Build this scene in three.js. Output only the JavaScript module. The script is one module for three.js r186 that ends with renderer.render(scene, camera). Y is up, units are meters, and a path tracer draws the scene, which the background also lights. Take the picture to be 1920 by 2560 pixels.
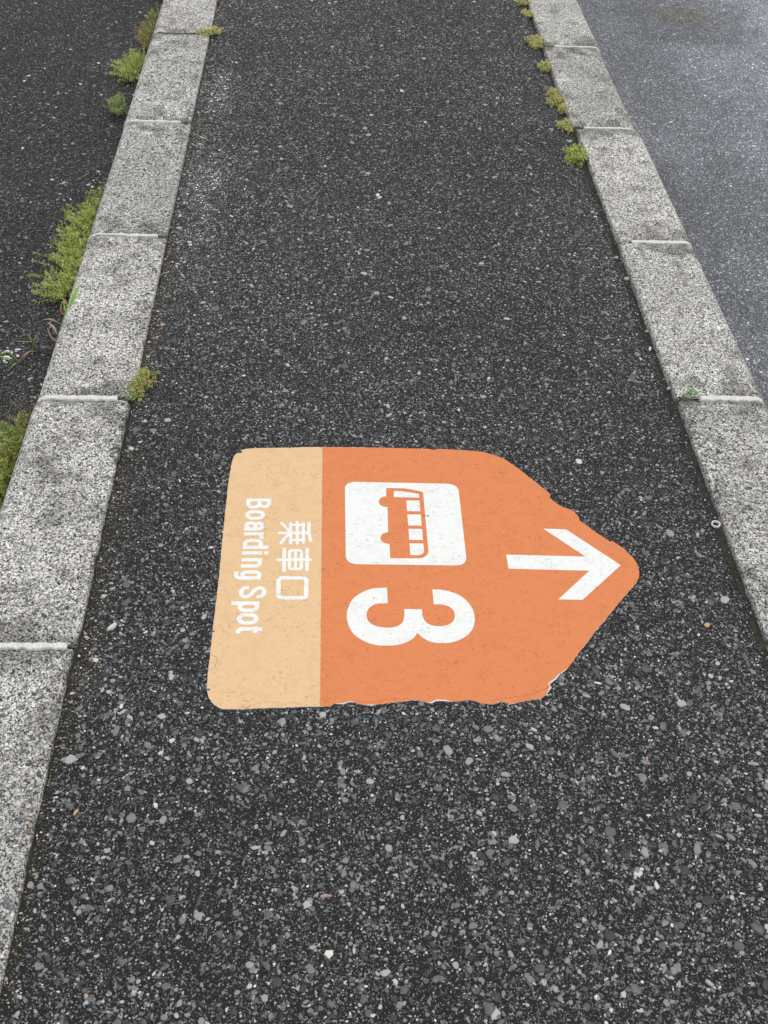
import * as THREE from 'three';
import { mergeGeometries } from 'three/addons/utils/BufferGeometryUtils.js';

// ------------------------------------------------------------------ camera, sky, sun, exposure
const scene = new THREE.Scene();
const camera = new THREE.PerspectiveCamera(51.015, 768 / 1024, 0.05, 900);
camera.position.set(0, 1.25, 0);
camera.quaternion.setFromRotationMatrix(new THREE.Matrix4().makeBasis(
  new THREE.Vector3(0.99856, 0.04026, 0.03556),
  new THREE.Vector3(-0.00417, 0.71812, -0.6959),
  new THREE.Vector3(-0.05355, 0.69475, 0.71725)));
camera.updateMatrixWorld(true);

const renderer = new THREE.WebGLRenderer({ antialias: true });
renderer.setSize(768, 1024);
renderer.toneMapping = THREE.LinearToneMapping;
renderer.toneMappingExposure = 1.0;
renderer.shadowMap.enabled = true;

{ // overcast sky: pale grey all over, somewhat brighter overhead
  const w = 256, h = 128, d = new Float32Array(w * h * 4);
  for (let j = 0; j < h; j++) for (let i = 0; i < w; i++) {
    const el = ((j + 0.5) / h - 0.5) * Math.PI, s = Math.max(0, Math.sin(el));
    const az = (i / w) * Math.PI * 2;
    const cl = 1 + 0.05 * Math.sin(az * 3 + 1.3) * Math.cos(el * 5) + 0.04 * Math.sin(az * 7 + el * 9);
    const k = (0.62 + 0.38 * s) * 0.98 * cl, o = (j * w + i) * 4;
    d[o] = k * 0.975; d[o + 1] = k * 0.998; d[o + 2] = k * 1.035; d[o + 3] = 1;
  }
  const sky = new THREE.DataTexture(d, w, h, THREE.RGBAFormat, THREE.FloatType);
  sky.mapping = THREE.EquirectangularReflectionMapping;
  sky.magFilter = sky.minFilter = THREE.LinearFilter;
  sky.needsUpdate = true;
  scene.background = sky; scene.environment = sky;
}
const sun = new THREE.DirectionalLight(0xfff6ea, 0.95);
sun.position.set(1.4, 5.2, -2.6); sun.target.position.set(0, 0, -1.6);
sun.castShadow = true; sun.shadow.radius = 44; sun.shadow.mapSize.set(2048, 2048);
Object.assign(sun.shadow.camera, { left: -4, right: 4, top: 4, bottom: -4, near: 0.5, far: 14 });
scene.add(sun, sun.target);

// ------------------------------------------------------------------ helpers
function rng(a) { return () => { a |= 0; a = a + 0x6D2B79F5 | 0; let t = Math.imul(a ^ a >>> 15, 1 | a); t = t + Math.imul(t ^ t >>> 7, 61 | t) ^ t; return ((t ^ t >>> 14) >>> 0) / 4294967296; }; }
function hash(x, y, s = 0) { let h = Math.imul(x, 374761393) + Math.imul(y, 668265263) + Math.imul(s, 2147483647 ^ 0x5bd1e995) | 0; h = Math.imul(h ^ h >>> 13, 1274126177); return ((h ^ h >>> 16) >>> 0) / 4294967296; }
function vnoise(x, y, s = 0) {
  const xi = Math.floor(x), yi = Math.floor(y), fx = x - xi, fy = y - yi, u = fx * fx * (3 - 2 * fx), v = fy * fy * (3 - 2 * fy);
  const a = hash(xi, yi, s), b = hash(xi + 1, yi, s), c = hash(xi, yi + 1, s), d = hash(xi + 1, yi + 1, s);
  return a + (b - a) * u + (c - a) * v + (a - b - c + d) * u * v;
}
function fbm(x, y, s = 0, n = 4) { let t = 0, a = 0.5, m = 0; for (let k = 0; k < n; k++) { t += a * vnoise(x, y, s + k * 17); m += a; a *= 0.5; x *= 2.03; y *= 2.03; } return t / m; }
const sstep = (a, b, x) => { const t = Math.min(1, Math.max(0, (x - a) / (b - a))); return t * t * (3 - 2 * t); };
const toS = v => { v = Math.min(1, Math.max(0, v)); return Math.round(255 * (v <= 0.0031308 ? 12.92 * v : 1.055 * Math.pow(v, 1 / 2.4) - 0.055)); };
function mesh(name, geo, mat, parent) { const m = new THREE.Mesh(geo, mat); m.name = name; m.castShadow = m.receiveShadow = true; parent.add(m); return m; }
const taken = {};
function numbered(n) { const k = taken[n] = (taken[n] ?? -1) + 1; return k ? `${n}_${String(k).padStart(3, '0')}` : n; }
function thing(name, label, category, group) { const g = new THREE.Group(); g.name = numbered(name); g.userData = { label, category }; if (group) g.userData.group = group; scene.add(g); return g; }
function one(name, geo, mat, label, category, group) { const m = mesh(numbered(name), geo, mat, scene); m.userData = { label, category }; if (group) m.userData.group = group; return m; }
function structure(name, label) { const g = new THREE.Group(); g.name = name; g.userData = { kind: 'structure', label }; scene.add(g); return g; }
function dataTex(arr, w, h, srgb) {
  const t = new THREE.DataTexture(arr, w, h, THREE.RGBAFormat, THREE.UnsignedByteType);
  t.wrapS = t.wrapT = THREE.RepeatWrapping; t.magFilter = THREE.LinearFilter; t.minFilter = THREE.LinearMipmapLinearFilter; t.generateMipmaps = true;
  if (srgb) t.colorSpace = THREE.SRGBColorSpace; t.needsUpdate = true; return t;
}
// random pick from [weight, r, g, b] rows (linear colours)
function pick(pal, R) { let t = R() * pal.total; for (const p of pal) { t -= p[0]; if (t <= 0) return p; } return pal[pal.length - 1]; }
function palette(rows) { rows.total = rows.reduce((s, r) => s + r[0], 0); return rows; }

// a tileable surface of grains stamped at random: colour map and height map
function grainTexture(N, seed, base, passes) {
  const R = rng(seed), col = new Float32Array(N * N * 3), hgt = new Float32Array(N * N);
  for (let j = 0; j < N; j++) for (let i = 0; i < N; i++) {
    const k = j * N + i, n = 0.7 + 0.6 * hash(i, j, seed), m = 0.75 + 0.5 * vnoise(i / 5, j / 5, seed + 3);
    col[k * 3] = base[0] * n * m; col[k * 3 + 1] = base[1] * n * m; col[k * 3 + 2] = base[2] * n * m; hgt[k] = 0.12 * (n - 0.7) + 0.12 * vnoise(i / 4, j / 4, seed + 5);
  }
  for (const { count, r0, r1, pal, h0, h1 } of passes) for (let c = 0; c < count; c++) {
    const cx = R() * N, cy = R() * N, r = r0 + (r1 - r0) * R() * R(), e = 0.5 + 0.5 * R(), a = R() * 6.283, ca = Math.cos(a), sa = Math.sin(a);
    const p = pick(pal, R), v = 0.7 + 0.6 * R(), top = h0 + (h1 - h0) * R(), cut = 0.55 + 0.5 * R(), ca2 = R() * 6.283, q = Math.ceil(r + 1), gx = (R() - 0.5) * 0.5, gy = (R() - 0.5) * 0.5;
    const kx = Math.cos(ca2), ky = Math.sin(ca2);
    for (let y = -q; y <= q; y++) for (let x = -q; x <= q; x++) {
      const lx = (x * ca + y * sa) / r, ly = (-x * sa + y * ca) / (r * e), d = Math.max(Math.sqrt(lx * lx + ly * ly), (lx * kx + ly * ky) / cut);
      if (d > 1 + 0.5 / r) continue;
      const xi = ((Math.floor(cx) + x) % N + N) % N, yi = ((Math.floor(cy) + y) % N + N) % N, k = yi * N + xi;
      const cov = Math.min(1, (1 - d) * r + 0.5), t = 0.86 + 0.28 * hash(xi, yi, seed + 9);
      for (let b = 0; b < 3; b++) col[k * 3 + b] += (p[1 + b] * v * t - col[k * 3 + b]) * cov;
      hgt[k] += (top * (1 - 0.35 * d * d) + gx * lx * 0.3 + gy * ly * 0.3 - hgt[k]) * cov;
    }
  }
  const C = new Uint8Array(N * N * 4), H = new Uint8Array(N * N * 4);
  for (let k = 0; k < N * N; k++) {
    for (let b = 0; b < 3; b++) C[k * 4 + b] = toS(col[k * 3 + b]);
    H[k * 4] = H[k * 4 + 1] = H[k * 4 + 2] = Math.max(0, Math.min(255, hgt[k] * 255)); C[k * 4 + 3] = H[k * 4 + 3] = 255;
  }
  return [dataTex(C, N, N, true), dataTex(H, N, N, false)];
}
console.log('textures');
const greyPal = palette([[30, 0.03, 0.031, 0.033], [30, 0.07, 0.072, 0.076], [24, 0.16, 0.162, 0.166], [14, 0.32, 0.321, 0.32], [4.5, 0.56, 0.56, 0.55], [0.5, 0.25, 0.18, 0.13]]);
const roadPal = palette([[22, 0.07, 0.074, 0.086], [32, 0.16, 0.168, 0.186], [26, 0.27, 0.28, 0.3], [16, 0.45, 0.46, 0.475], [4, 0.64, 0.645, 0.65]]);
const kerbPal = palette([[46, 0.9, 0.885, 0.845], [22, 0.72, 0.71, 0.68], [12, 0.4, 0.397, 0.385], [14, 0.12, 0.121, 0.121], [8, 0.05, 0.051, 0.053], [1.5, 0.58, 0.44, 0.33]]);
const ASPHALT = 0.85, ROAD = 0.95, KERB = 0.6;
const [asphaltMap, asphaltBump] = grainTexture(2048, 11, [0.014, 0.014, 0.0148], [
  { count: 165000, r0: 0.9, r1: 3.2, pal: greyPal, h0: 0.3, h1: 0.8 }, { count: 9000, r0: 2.5, r1: 6.5, pal: greyPal, h0: 0.5, h1: 1.0 }]);
const [roadMap, roadBump] = grainTexture(2048, 23, [0.055, 0.058, 0.068], [
  { count: 190000, r0: 0.9, r1: 3.4, pal: roadPal, h0: 0.3, h1: 0.8 }, { count: 12000, r0: 2.5, r1: 6.5, pal: roadPal, h0: 0.5, h1: 1.0 }]);
const [kerbMap, kerbBump] = grainTexture(2048, 37, [0.2, 0.2, 0.195], [
  { count: 90000, r0: 2, r1: 9, pal: kerbPal, h0: 0.1, h1: 1.0 }, { count: 3000, r0: 6, r1: 15, pal: kerbPal, h0: 0.3, h1: 0.9 }, { count: 70000, r0: 2.5, r1: 9.5, pal: kerbPal, h0: 0.0, h1: 1.0 }, { count: 9000, r0: 1.2, r1: 3.5, pal: kerbPal, h0: 0.2, h1: 1.0 }]);

// ------------------------------------------------------------------ the sign's outline (mm, from the foot of the line between its two colours)
const SIGN_X = -0.0068, SIGN_Z = -0.8972;
const outline = [[-158.4, 512.9], [-155.7, 531.5], [-147.7, 544.3], [-134.8, 551.2], [-112.7, 553.0], [-0.8, 557.6], [115.7, 556.3], [190.7, 554.1], [196.5, 551.1], [205.8, 554.3], [230.8, 553.1], [270.8, 549.7], [290.4, 545.3], [307.2, 537.9], [323.5, 526.7], [343.2, 504.6], [366.2, 472.6], [383.5, 449.1], [391.5, 437.2], [389.1, 428.1], [397, 416.3], [407.4, 405.4], [418.6, 400.6], [426, 393.2], [430.3, 384.4], [431.4, 373.7], [440.3, 362.4], [453.8, 345.3], [473.3, 323.9], [478.2, 325.2], [493.9, 307.4], [504.9, 286.6], [508.9, 272.3], [508.5, 257.6], [505.2, 243.6], [498.1, 231.6], [488.3, 220.9], [450.6, 175.7], [413.7, 131.1], [386.5, 96.8], [361.8, 63.8], [346.7, 50.2], [341.2, 43.5], [330.2, 35.5], [332.5, 28.9], [321.9, 15.8], [314.5, 9.8], [296.9, 6.8], [285.8, 4.3], [269.2, 0.5], [264.1, 2.6], [255.8, 5], [245.7, 0.7], [238.3, 0.7], [225.7, 2.8], [217.5, 6.8], [208, 8.4], [199.3, 6.1], [185.3, 4.9], [176.9, 6.3], [163, 6.3], [157.4, 2.5], [150.1, 3.9], [138.6, 7.3], [128, 8.1], [113, 5.4], [91.7, 2.9], [78.9, 1.2], [71.5, -1.3], [59.9, 0.6], [49.4, 4], [41, 5.8], [30.4, 2.1], [18.8, 3.4], [13.6, -1.7], [-0.8, -1.8], [-62.8, -3.6], [-121.1, -5.6], [-136.7, -5.5], [-148.9, 1.7], [-157.6, 13.7], [-161.9, 28.3], [-162.4, 47.9], [-162, 88.4], [-161.7, 141.1], [-160.5, 236.9], [-161.1, 347.7], [-160.7, 462.5]];
const iTop = 5, iBottom = outline.findIndex(p => p[0] === -0.8 && p[1] === -1.8);
function inSign(x, z, grow = 0) {
  const u = (x - SIGN_X) * 1000, v = (SIGN_Z - z) * 1000;
  if (u < -170 || u > 520 || v < -12 || v > 566) return false;
  let c = false;
  for (let i = 0, j = outline.length - 1; i < outline.length; j = i++) { const a = outline[i], b = outline[j]; if ((a[1] > v) !== (b[1] > v) && u < (b[0] - a[0]) * (v - a[1]) / (b[1] - a[1]) + a[0] + grow) c = !c; }
  return c;
}

// ------------------------------------------------------------------ ground surfaces
const L_IN = -0.360, R_IN = 0.665, KW = 0.178, KTOP = 0.007;    // kerbs' inner faces, top width, top height
const lIn = z => L_IN + (z > -0.9 ? -0.006 : z > -1.4 ? -0.003 : z > -2.0 ? 0.0015 : z > -2.6 ? 0.001 : 0);
const rIn = z => R_IN + (z > -1.2 ? 0.003 : z > -1.9 ? 0 : z > -2.5 ? 0.002 : z > -3.2 ? -0.007 : -0.001);
const L_ROAD = -0.10, R_ROAD = -0.12;
const pavH = (x, z) => 0.0022 * (fbm(x * 2.2, z * 2.2, 3, 3) - 0.5) * (inSign(x, z) ? 0.2 : 1) + 0.0012 * (vnoise(x * 28, z * 28, 8) - 0.5) * (inSign(x, z) ? 0 : 1);
const lH = (x, z) => L_ROAD + 0.008 * (fbm(x * 1.6, z * 1.6, 31, 3) - 0.5);
const rH = (x, z) => R_ROAD + 0.008 * (fbm(x * 1.6, z * 1.6, 41, 3) - 0.5);
// matter lying on the asphalt: pale cement dust by the left kerb, a brown spill on the right-hand road; multipliers for colour
const blob = (x, z, cx, cz, rx, rz) => Math.exp(-(((x - cx) / rx) ** 2 + ((z - cz) / rz) ** 2));
function dust(x, z) {
  const k = 0.95 * blob(x, z, -0.315, -2.42, 0.05, 0.16) + 0.6 * blob(x, z, -0.31, -2.95, 0.05, 0.2) + 0.35 * blob(x, z, -0.29, -2.2, 0.06, 0.3);
  return k * sstep(0.35, 0.7, fbm(x * 60, z * 60, 51, 3)) ;
}
const patch = (x, z, s) => 0.82 + 0.36 * fbm(x * 3.1, z * 3.1, s, 4);
// silt washed against the left kerb: brown fines with a ragged outline that bury most of the stones
const silt = (x, z) => sstep(0.42, 0.56, fbm(x * 30, z * 7, 57, 4) + 0.3 - (x - lIn(z)) * 16);
const tintPav = (x, z) => { const d = dust(x, z), p = patch(x, z, 61), f = silt(x, z), g = 0.7 + 0.6 * fbm(x * 120, z * 120, 58, 3); return [p + 2.6 * d + 0.55 * f * g, p + 2.6 * d + 0.45 * f * g, p + 2.55 * d + 0.22 * f * g]; };
const tintL = (x, z) => { const p = 1.3 * patch(x, z, 71); return [p, p * 0.985, p * 0.985]; };
const tintR = (x, z) => {
  const p = (1.25 + 0.98 * fbm(x * 2.3, z * 2.3, 81, 5)) * (0.82 + 0.52 * sstep(0.92, 1.6, x + 0.5 * (fbm(x * 9, z * 5, 88, 5) - 0.5))) * (0.8 + 0.4 * fbm(x * 45, z * 45, 89, 3)), n = fbm(x * 14, z * 14, 85, 3), s = sstep(0.35, 0.75, blob(x, z, 1.27, -4.02, 0.14, 0.16) * (0.6 + 0.8 * n));
  const d = 1 - 0.3 * sstep(0.25, 0.6, blob(x, z, 1.3, -4.0, 0.27, 0.3) * (0.5 + n)) * (1 - s); return [p * d * (1 - 0.4 * s), p * d * (1 - 0.43 * s), p * d * (1 - 0.52 * s)];
};
function sheet(xs, zs, H, tint, tile) {
  const P = [], C = [], U = [], I = [];
  for (const z of zs) for (const x of xs) { P.push(x, H(x, z), z); const t = tint(x, z); C.push(...t); U.push(x / tile, z / tile); }
  const n = xs.length;
  for (let j = 0; j < zs.length - 1; j++) for (let i = 0; i < n - 1; i++) { const a = j * n + i, b = a + 1, c = a + n, d = c + 1; I.push(a, c, b, b, c, d); }
  const g = new THREE.BufferGeometry();
  g.setAttribute('position', new THREE.Float32BufferAttribute(P, 3)); g.setAttribute('color', new THREE.Float32BufferAttribute(C, 3)); g.setAttribute('uv', new THREE.Float32BufferAttribute(U, 2)); g.setIndex(I);
  g.computeVertexNormals();
  return g;
}
function steps(a, b, d) { const n = Math.max(1, Math.round(Math.abs(b - a) / d)), r = []; for (let i = 0; i <= n; i++) r.push(a + (b - a) * i / n); return r; }
const zLines = [...steps(60, 2, 8), ...steps(0.9, -5.6, 0.02), ...steps(-6.5, -60, 8)].reverse();
const asphaltMat = new THREE.MeshPhysicalMaterial({ map: asphaltMap, bumpMap: asphaltBump, bumpScale: 0.0018, roughness: 0.72, specularIntensity: 0.45, vertexColors: true });
const leftRoadMat = new THREE.MeshPhysicalMaterial({ map: asphaltMap, bumpMap: asphaltBump, bumpScale: 0.0022, roughness: 0.8, specularIntensity: 0.4, vertexColors: true, color: new THREE.Color().setRGB(1.0, 0.97, 0.99) });
const roadMat = new THREE.MeshPhysicalMaterial({ map: roadMap, bumpMap: roadBump, bumpScale: 0.0014, roughness: 0.65, specularIntensity: 0.6, vertexColors: true });

const gnd = new THREE.PlaneGeometry(1600, 1600).rotateX(-Math.PI / 2).translate(0, -0.4, 0);
mesh('ground', gnd, new THREE.MeshStandardMaterial({ color: new THREE.Color().setRGB(0.06, 0.06, 0.06), roughness: 0.95 }), scene).userData = { kind: 'structure', label: 'flat ground far beyond the roads' };

const pavement = structure('pavement', 'dark asphalt footpath with exposed grey aggregate between the two kerbs');
const road_left = structure('road_left', 'dark asphalt surface below the left kerb');
const road_right = structure('road_right', 'paler blue grey worn asphalt road below the right kerb');
{ // the pavement's long edges are ragged where they break away from the kerbs
  const xs = steps(L_IN + 0.004, R_IN - 0.010, 0.02), P = sheet(xs, zLines, pavH, tintPav, ASPHALT), a = P.attributes.position;
  for (let k = 0; k < a.count; k++) {
    const i = k % xs.length, z = a.getZ(k);
    if (i === 0) { a.setX(k, lIn(z) + 0.002 + 0.010 * (fbm(z * 16, 1, 91, 4) - 0.5)); a.setY(k, a.getY(k) - 0.002); }
    if (i === xs.length - 1) { a.setX(k, rIn(z) - 0.010 + 0.016 * (fbm(z * 22, 5, 95, 4) - 0.5)); a.setY(k, a.getY(k) - 0.004); }
  }
  P.computeVertexNormals();
  mesh('asphalt_surface', P, asphaltMat, pavement);
  mesh('asphalt_surface', sheet([-60, -20, -6, ...steps(-2.4, L_IN - KW + 0.02, 0.03)], zLines, lH, tintL, ASPHALT), leftRoadMat, road_left);
  mesh('asphalt_surface', sheet([...steps(R_IN + KW - 0.02, 2.8, 0.03), 6, 20, 60], zLines, rH, tintR, ROAD), roadMat, road_right);
}

// ------------------------------------------------------------------ aggregate: real stones set in the binder
function stoneGeo(seed, n) {
  const R = rng(seed), T = [], O = [], B = [];
  const skew = 0.65 + 0.3 * R();
  for (let i = 0; i < n; i++) {
    const a = (i + 0.55 * (R() - 0.5)) / n * 6.2832, r = 0.5 * (0.72 + 0.38 * R());
    const x = Math.cos(a) * r, z = Math.sin(a) * r * skew, k = 0.72 + 0.18 * R();
    T.push([x * k, -0.01 - 0.05 * R(), z * k]); O.push([x, -0.1 - 0.08 * R(), z]); B.push([x * 0.95, -0.5, z * 0.95]);
  }
  const P = [], c = [0, 0.02, 0];
  for (let i = 0; i < n; i++) { const j = (i + 1) % n; P.push(...c, ...T[j], ...T[i], ...T[i], ...T[j], ...O[j], ...T[i], ...O[j], ...O[i], ...O[i], ...O[j], ...B[j], ...O[i], ...B[j], ...B[i]); }
  const g = new THREE.BufferGeometry(); g.setAttribute('position', new THREE.Float32BufferAttribute(P, 3)); g.computeVertexNormals(); return g;
}
const stoneShapes = [[1, 6], [2, 5], [3, 7], [4, 6], [5, 5], [6, 7], [7, 6], [8, 8]].map(([s, n]) => stoneGeo(s * 101, n));
const bigPal = palette([[26, 0.034, 0.0355, 0.039], [35, 0.095, 0.098, 0.105], [27, 0.18, 0.184, 0.191], [11, 0.34, 0.342, 0.343], [2.2, 0.55, 0.53, 0.47], [0.25, 0.36, 0.24, 0.18]]);
const smallPal = palette([[28, 0.033, 0.0345, 0.037], [33, 0.095, 0.098, 0.104], [26, 0.2, 0.203, 0.208], [13, 0.41, 0.412, 0.412], [3.4, 0.66, 0.655, 0.635], [0.3, 0.36, 0.24, 0.18]]);
const gritPal = palette([[34, 0.035, 0.0365, 0.039], [36, 0.09, 0.093, 0.098], [22, 0.17, 0.173, 0.178], [7, 0.32, 0.322, 0.322], [1.2, 0.6, 0.595, 0.58]]);
const leftPal = palette([[34, 0.026, 0.026, 0.028], [36, 0.055, 0.055, 0.058], [22, 0.11, 0.11, 0.114], [6, 0.25, 0.25, 0.25], [1.2, 0.55, 0.55, 0.53]]);
const rightPal = palette([[26, 0.1, 0.106, 0.122], [36, 0.19, 0.2, 0.222], [28, 0.28, 0.29, 0.312], [7, 0.4, 0.41, 0.425], [0.7, 0.55, 0.555, 0.555]]);
const eye = new THREE.Vector3(0, 1.25, 0), M4 = new THREE.Matrix4(), Q = new THREE.Quaternion(), E = new THREE.Euler(), S3 = new THREE.Vector3(), V3 = new THREE.Vector3();
function scatter(seed, x0, x1, z0, z1, perM2, d0, d1, pal, H, tint, keep, proud) {
  const R = rng(seed), out = [], n = Math.round((x1 - x0) * (z0 - z1) * perM2);
  for (let k = 0; k < n; k++) {
    const x = x0 + (x1 - x0) * R(), z = z1 + (z0 - z1) * R(), d = (d0 + (d1 - d0) * Math.pow(R(), 1.7)) / 1000, ang = R() * 6.283, ex = 0.42 + 0.68 * R(), tx = (R() - 0.5) * 0.42, tz = (R() - 0.5) * 0.42, p = pick(pal, R), v = 0.72 + 0.56 * R(), up = R(), den = R();
    if (!keep(x, z, d, den)) continue;
    const t = tint ? tint(x, z) : [1, 1, 1];
    out.push({ x, z, d, y: H(x, z) + proud * d * (0.35 + 0.65 * up), ang, ex, tx, tz, c: [p[1] * v * Math.min(t[0], 2.2), p[2] * v * Math.min(t[1], 2.2), p[3] * v * Math.min(t[2], 2.2)], s: Math.floor(R() * stoneShapes.length) });
  }
  return out;
}
function stoneMatrix(o) { return M4.compose(V3.set(o.x, o.y, o.z), Q.setFromEuler(E.set(o.tx, o.ang, o.tz, 'YXZ')), S3.set(o.d * 1.1, o.d * 0.55, o.d * 1.1 * o.ex)); }
const stoneMat = new THREE.MeshPhysicalMaterial({ color: 0xffffff, roughness: 0.46, specularIntensity: 1 });
function instanced(name, list, shape, parent, mat = stoneMat) {
  const im = new THREE.InstancedMesh(shape, mat, list.length), c = new THREE.Color();
  list.forEach((o, i) => { im.setMatrixAt(i, stoneMatrix(o)); im.setColorAt(i, c.setRGB(...o.c)); });
  im.name = name; im.castShadow = im.receiveShadow = true; im.userData = { kind: 'stuff' }; parent.add(im); return im;
}
function byShape(name, list, shapes, parent) { shapes.forEach((s, i) => instanced(name, list.filter((_, k) => k % shapes.length === i), stoneShapes[s], parent)); }
const patchy = (x, z, den, s) => den < 0.55 + 0.8 * fbm(x * 7, z * 7, s, 3);
const onPav = (x, z, d, den) => x > lIn(z) + 0.003 + d / 2 && x < R_IN - 0.016 - d / 2 && !inSign(x, z, 3) && patchy(x, z, den, 101) && !(d > 0.0062 && z < -1.15 && hash(Math.floor(x * 7e3), Math.floor(z * 7e3), 5) > 0.45) && !(silt(x, z) > 0.5 && hash(Math.floor(x * 5e3), Math.floor(z * 5e3), 3) > 0.3);
{
  const far = -4.9, near = 0.35;
  const coarse = scatter(201, L_IN, R_IN, near, far, 1100, 8.5, 17, bigPal, pavH, tintPav, onPav, 0.17);
  // the 300 that show largest are pieces of their own
  coarse.forEach(o => { const dx = o.x, dz = o.z; o.px = (o.z > -0.42 || Math.abs(o.x - 0.07) > 0.55 + Math.abs(o.z) * 0.1) ? 0 : o.d / Math.hypot(dx, dz, 1.25); });
  coarse.sort((a, b) => b.px - a.px);
  const tones = new Map();
  for (const o of coarse.slice(0, 300)) {
    const key = o.c.map(v => Math.round(Math.log2(v) * 2)).join();
    if (!tones.has(key)) tones.set(key, new THREE.MeshPhysicalMaterial({ color: new THREE.Color().setRGB(...o.c), roughness: 0.46, specularIntensity: 1 }));
    const m = mesh('aggregate_stone', stoneShapes[o.s], tones.get(key), pavement);
    m.applyMatrix4(stoneMatrix(o));
  }
  byShape('coarse_aggregate', coarse.slice(300), [0, 2, 5], pavement);
  byShape('medium_aggregate', scatter(203, L_IN, R_IN, near, far, 12500, 4.6, 9.2, bigPal, pavH, tintPav, onPav, 0.21), [1, 3, 7], pavement);
  byShape('fine_aggregate', scatter(205, L_IN, R_IN, near, far, 31000, 2.7, 5.0, smallPal, pavH, tintPav, onPav, 0.24), [4, 6], pavement);
  byShape('grit', scatter(207, L_IN, R_IN, near, -2.6, 30000, 1.6, 2.9, gritPal, pavH, tintPav, onPav, 0.2), [1, 4], pavement);
  // loose grit that gathers along the seams
  byShape('seam_grit', [...scatter(211, L_IN - 0.004, L_IN + 0.03, near, far, 16000, 1.8, 5.5, smallPal, () => -0.0005, null, (x, z, d, den) => x > lIn(z) + 0.002 && den < 1.5 * fbm(z * 6, 3, 151, 3) - 0.25, 0.25),
    ...scatter(213, R_IN - 0.04, R_IN, near, far, 15000, 1.8, 6, smallPal, x => x > R_IN - 0.012 ? -0.003 : -0.0005, null, (x, z, d, den) => x < rIn(z) - 0.002 && den < 1.5 * fbm(z * 6, 7, 153, 3) - 0.3, 0.25)], [0, 4], pavement);
  const onL = (x, z, d, den) => patchy(x, z, den, 131), onR = (x, z, d, den) => patchy(x, z, den, 141);
  byShape('coarse_aggregate', scatter(221, -1.9, L_IN - KW - 0.02, 0.2, -4.9, 5200, 5, 13, leftPal, lH, tintL, onL, 0.2), [0, 3], road_left);
  byShape('fine_aggregate', scatter(223, -1.9, L_IN - KW - 0.02, 0.2, -4.9, 12000, 2.8, 5, leftPal, lH, tintL, onL, 0.2), [4, 6], road_left);
  byShape('coarse_aggregate', scatter(231, R_IN + KW + 0.02, 2.3, 0.2, -4.9, 2600, 5, 11, rightPal, rH, tintR, onR, 0.07), [2, 5], road_right);
  byShape('fine_aggregate', scatter(233, R_IN + KW + 0.02, 2.3, 0.2, -4.9, 9500, 2.8, 5, rightPal, rH, tintR, onR, 0.09), [4, 6], road_right);
}
console.log('aggregate');

// ------------------------------------------------------------------ kerbs
const kerbTones = [[0.94, 0.938, 0.922], [0.84, 0.84, 0.832], [0.98, 0.974, 0.952]].map(c => new THREE.MeshPhysicalMaterial({ map: kerbMap, bumpMap: kerbBump, bumpScale: 0.0022, roughness: 0.92, specularIntensity: 0.5, vertexColors: true, color: new THREE.Color().setRGB(...c) }));
const mortarMat = (() => {
  const N = 256, C = new Uint8Array(N * N * 4), H = new Uint8Array(N * N * 4);
  for (let j = 0; j < N; j++) for (let i = 0; i < N; i++) { const k = (j * N + i) * 4, v = 0.71 * (0.66 + 0.46 * vnoise(i / 9, j / 9, 7) + 0.2 * vnoise(i / 3, j / 3, 8) + 0.14 * hash(i, j, 4)); C[k] = toS(v); C[k + 1] = toS(v * 0.99); C[k + 2] = toS(v * 0.95); H[k] = H[k + 1] = H[k + 2] = 255 * vnoise(i / 2.5, j / 2.5, 12); C[k + 3] = H[k + 3] = 255; }
  return new THREE.MeshStandardMaterial({ map: dataTex(C, N, N, true), bumpMap: dataTex(H, N, N, false), bumpScale: 0.0006, roughness: 0.9 });
})();
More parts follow.
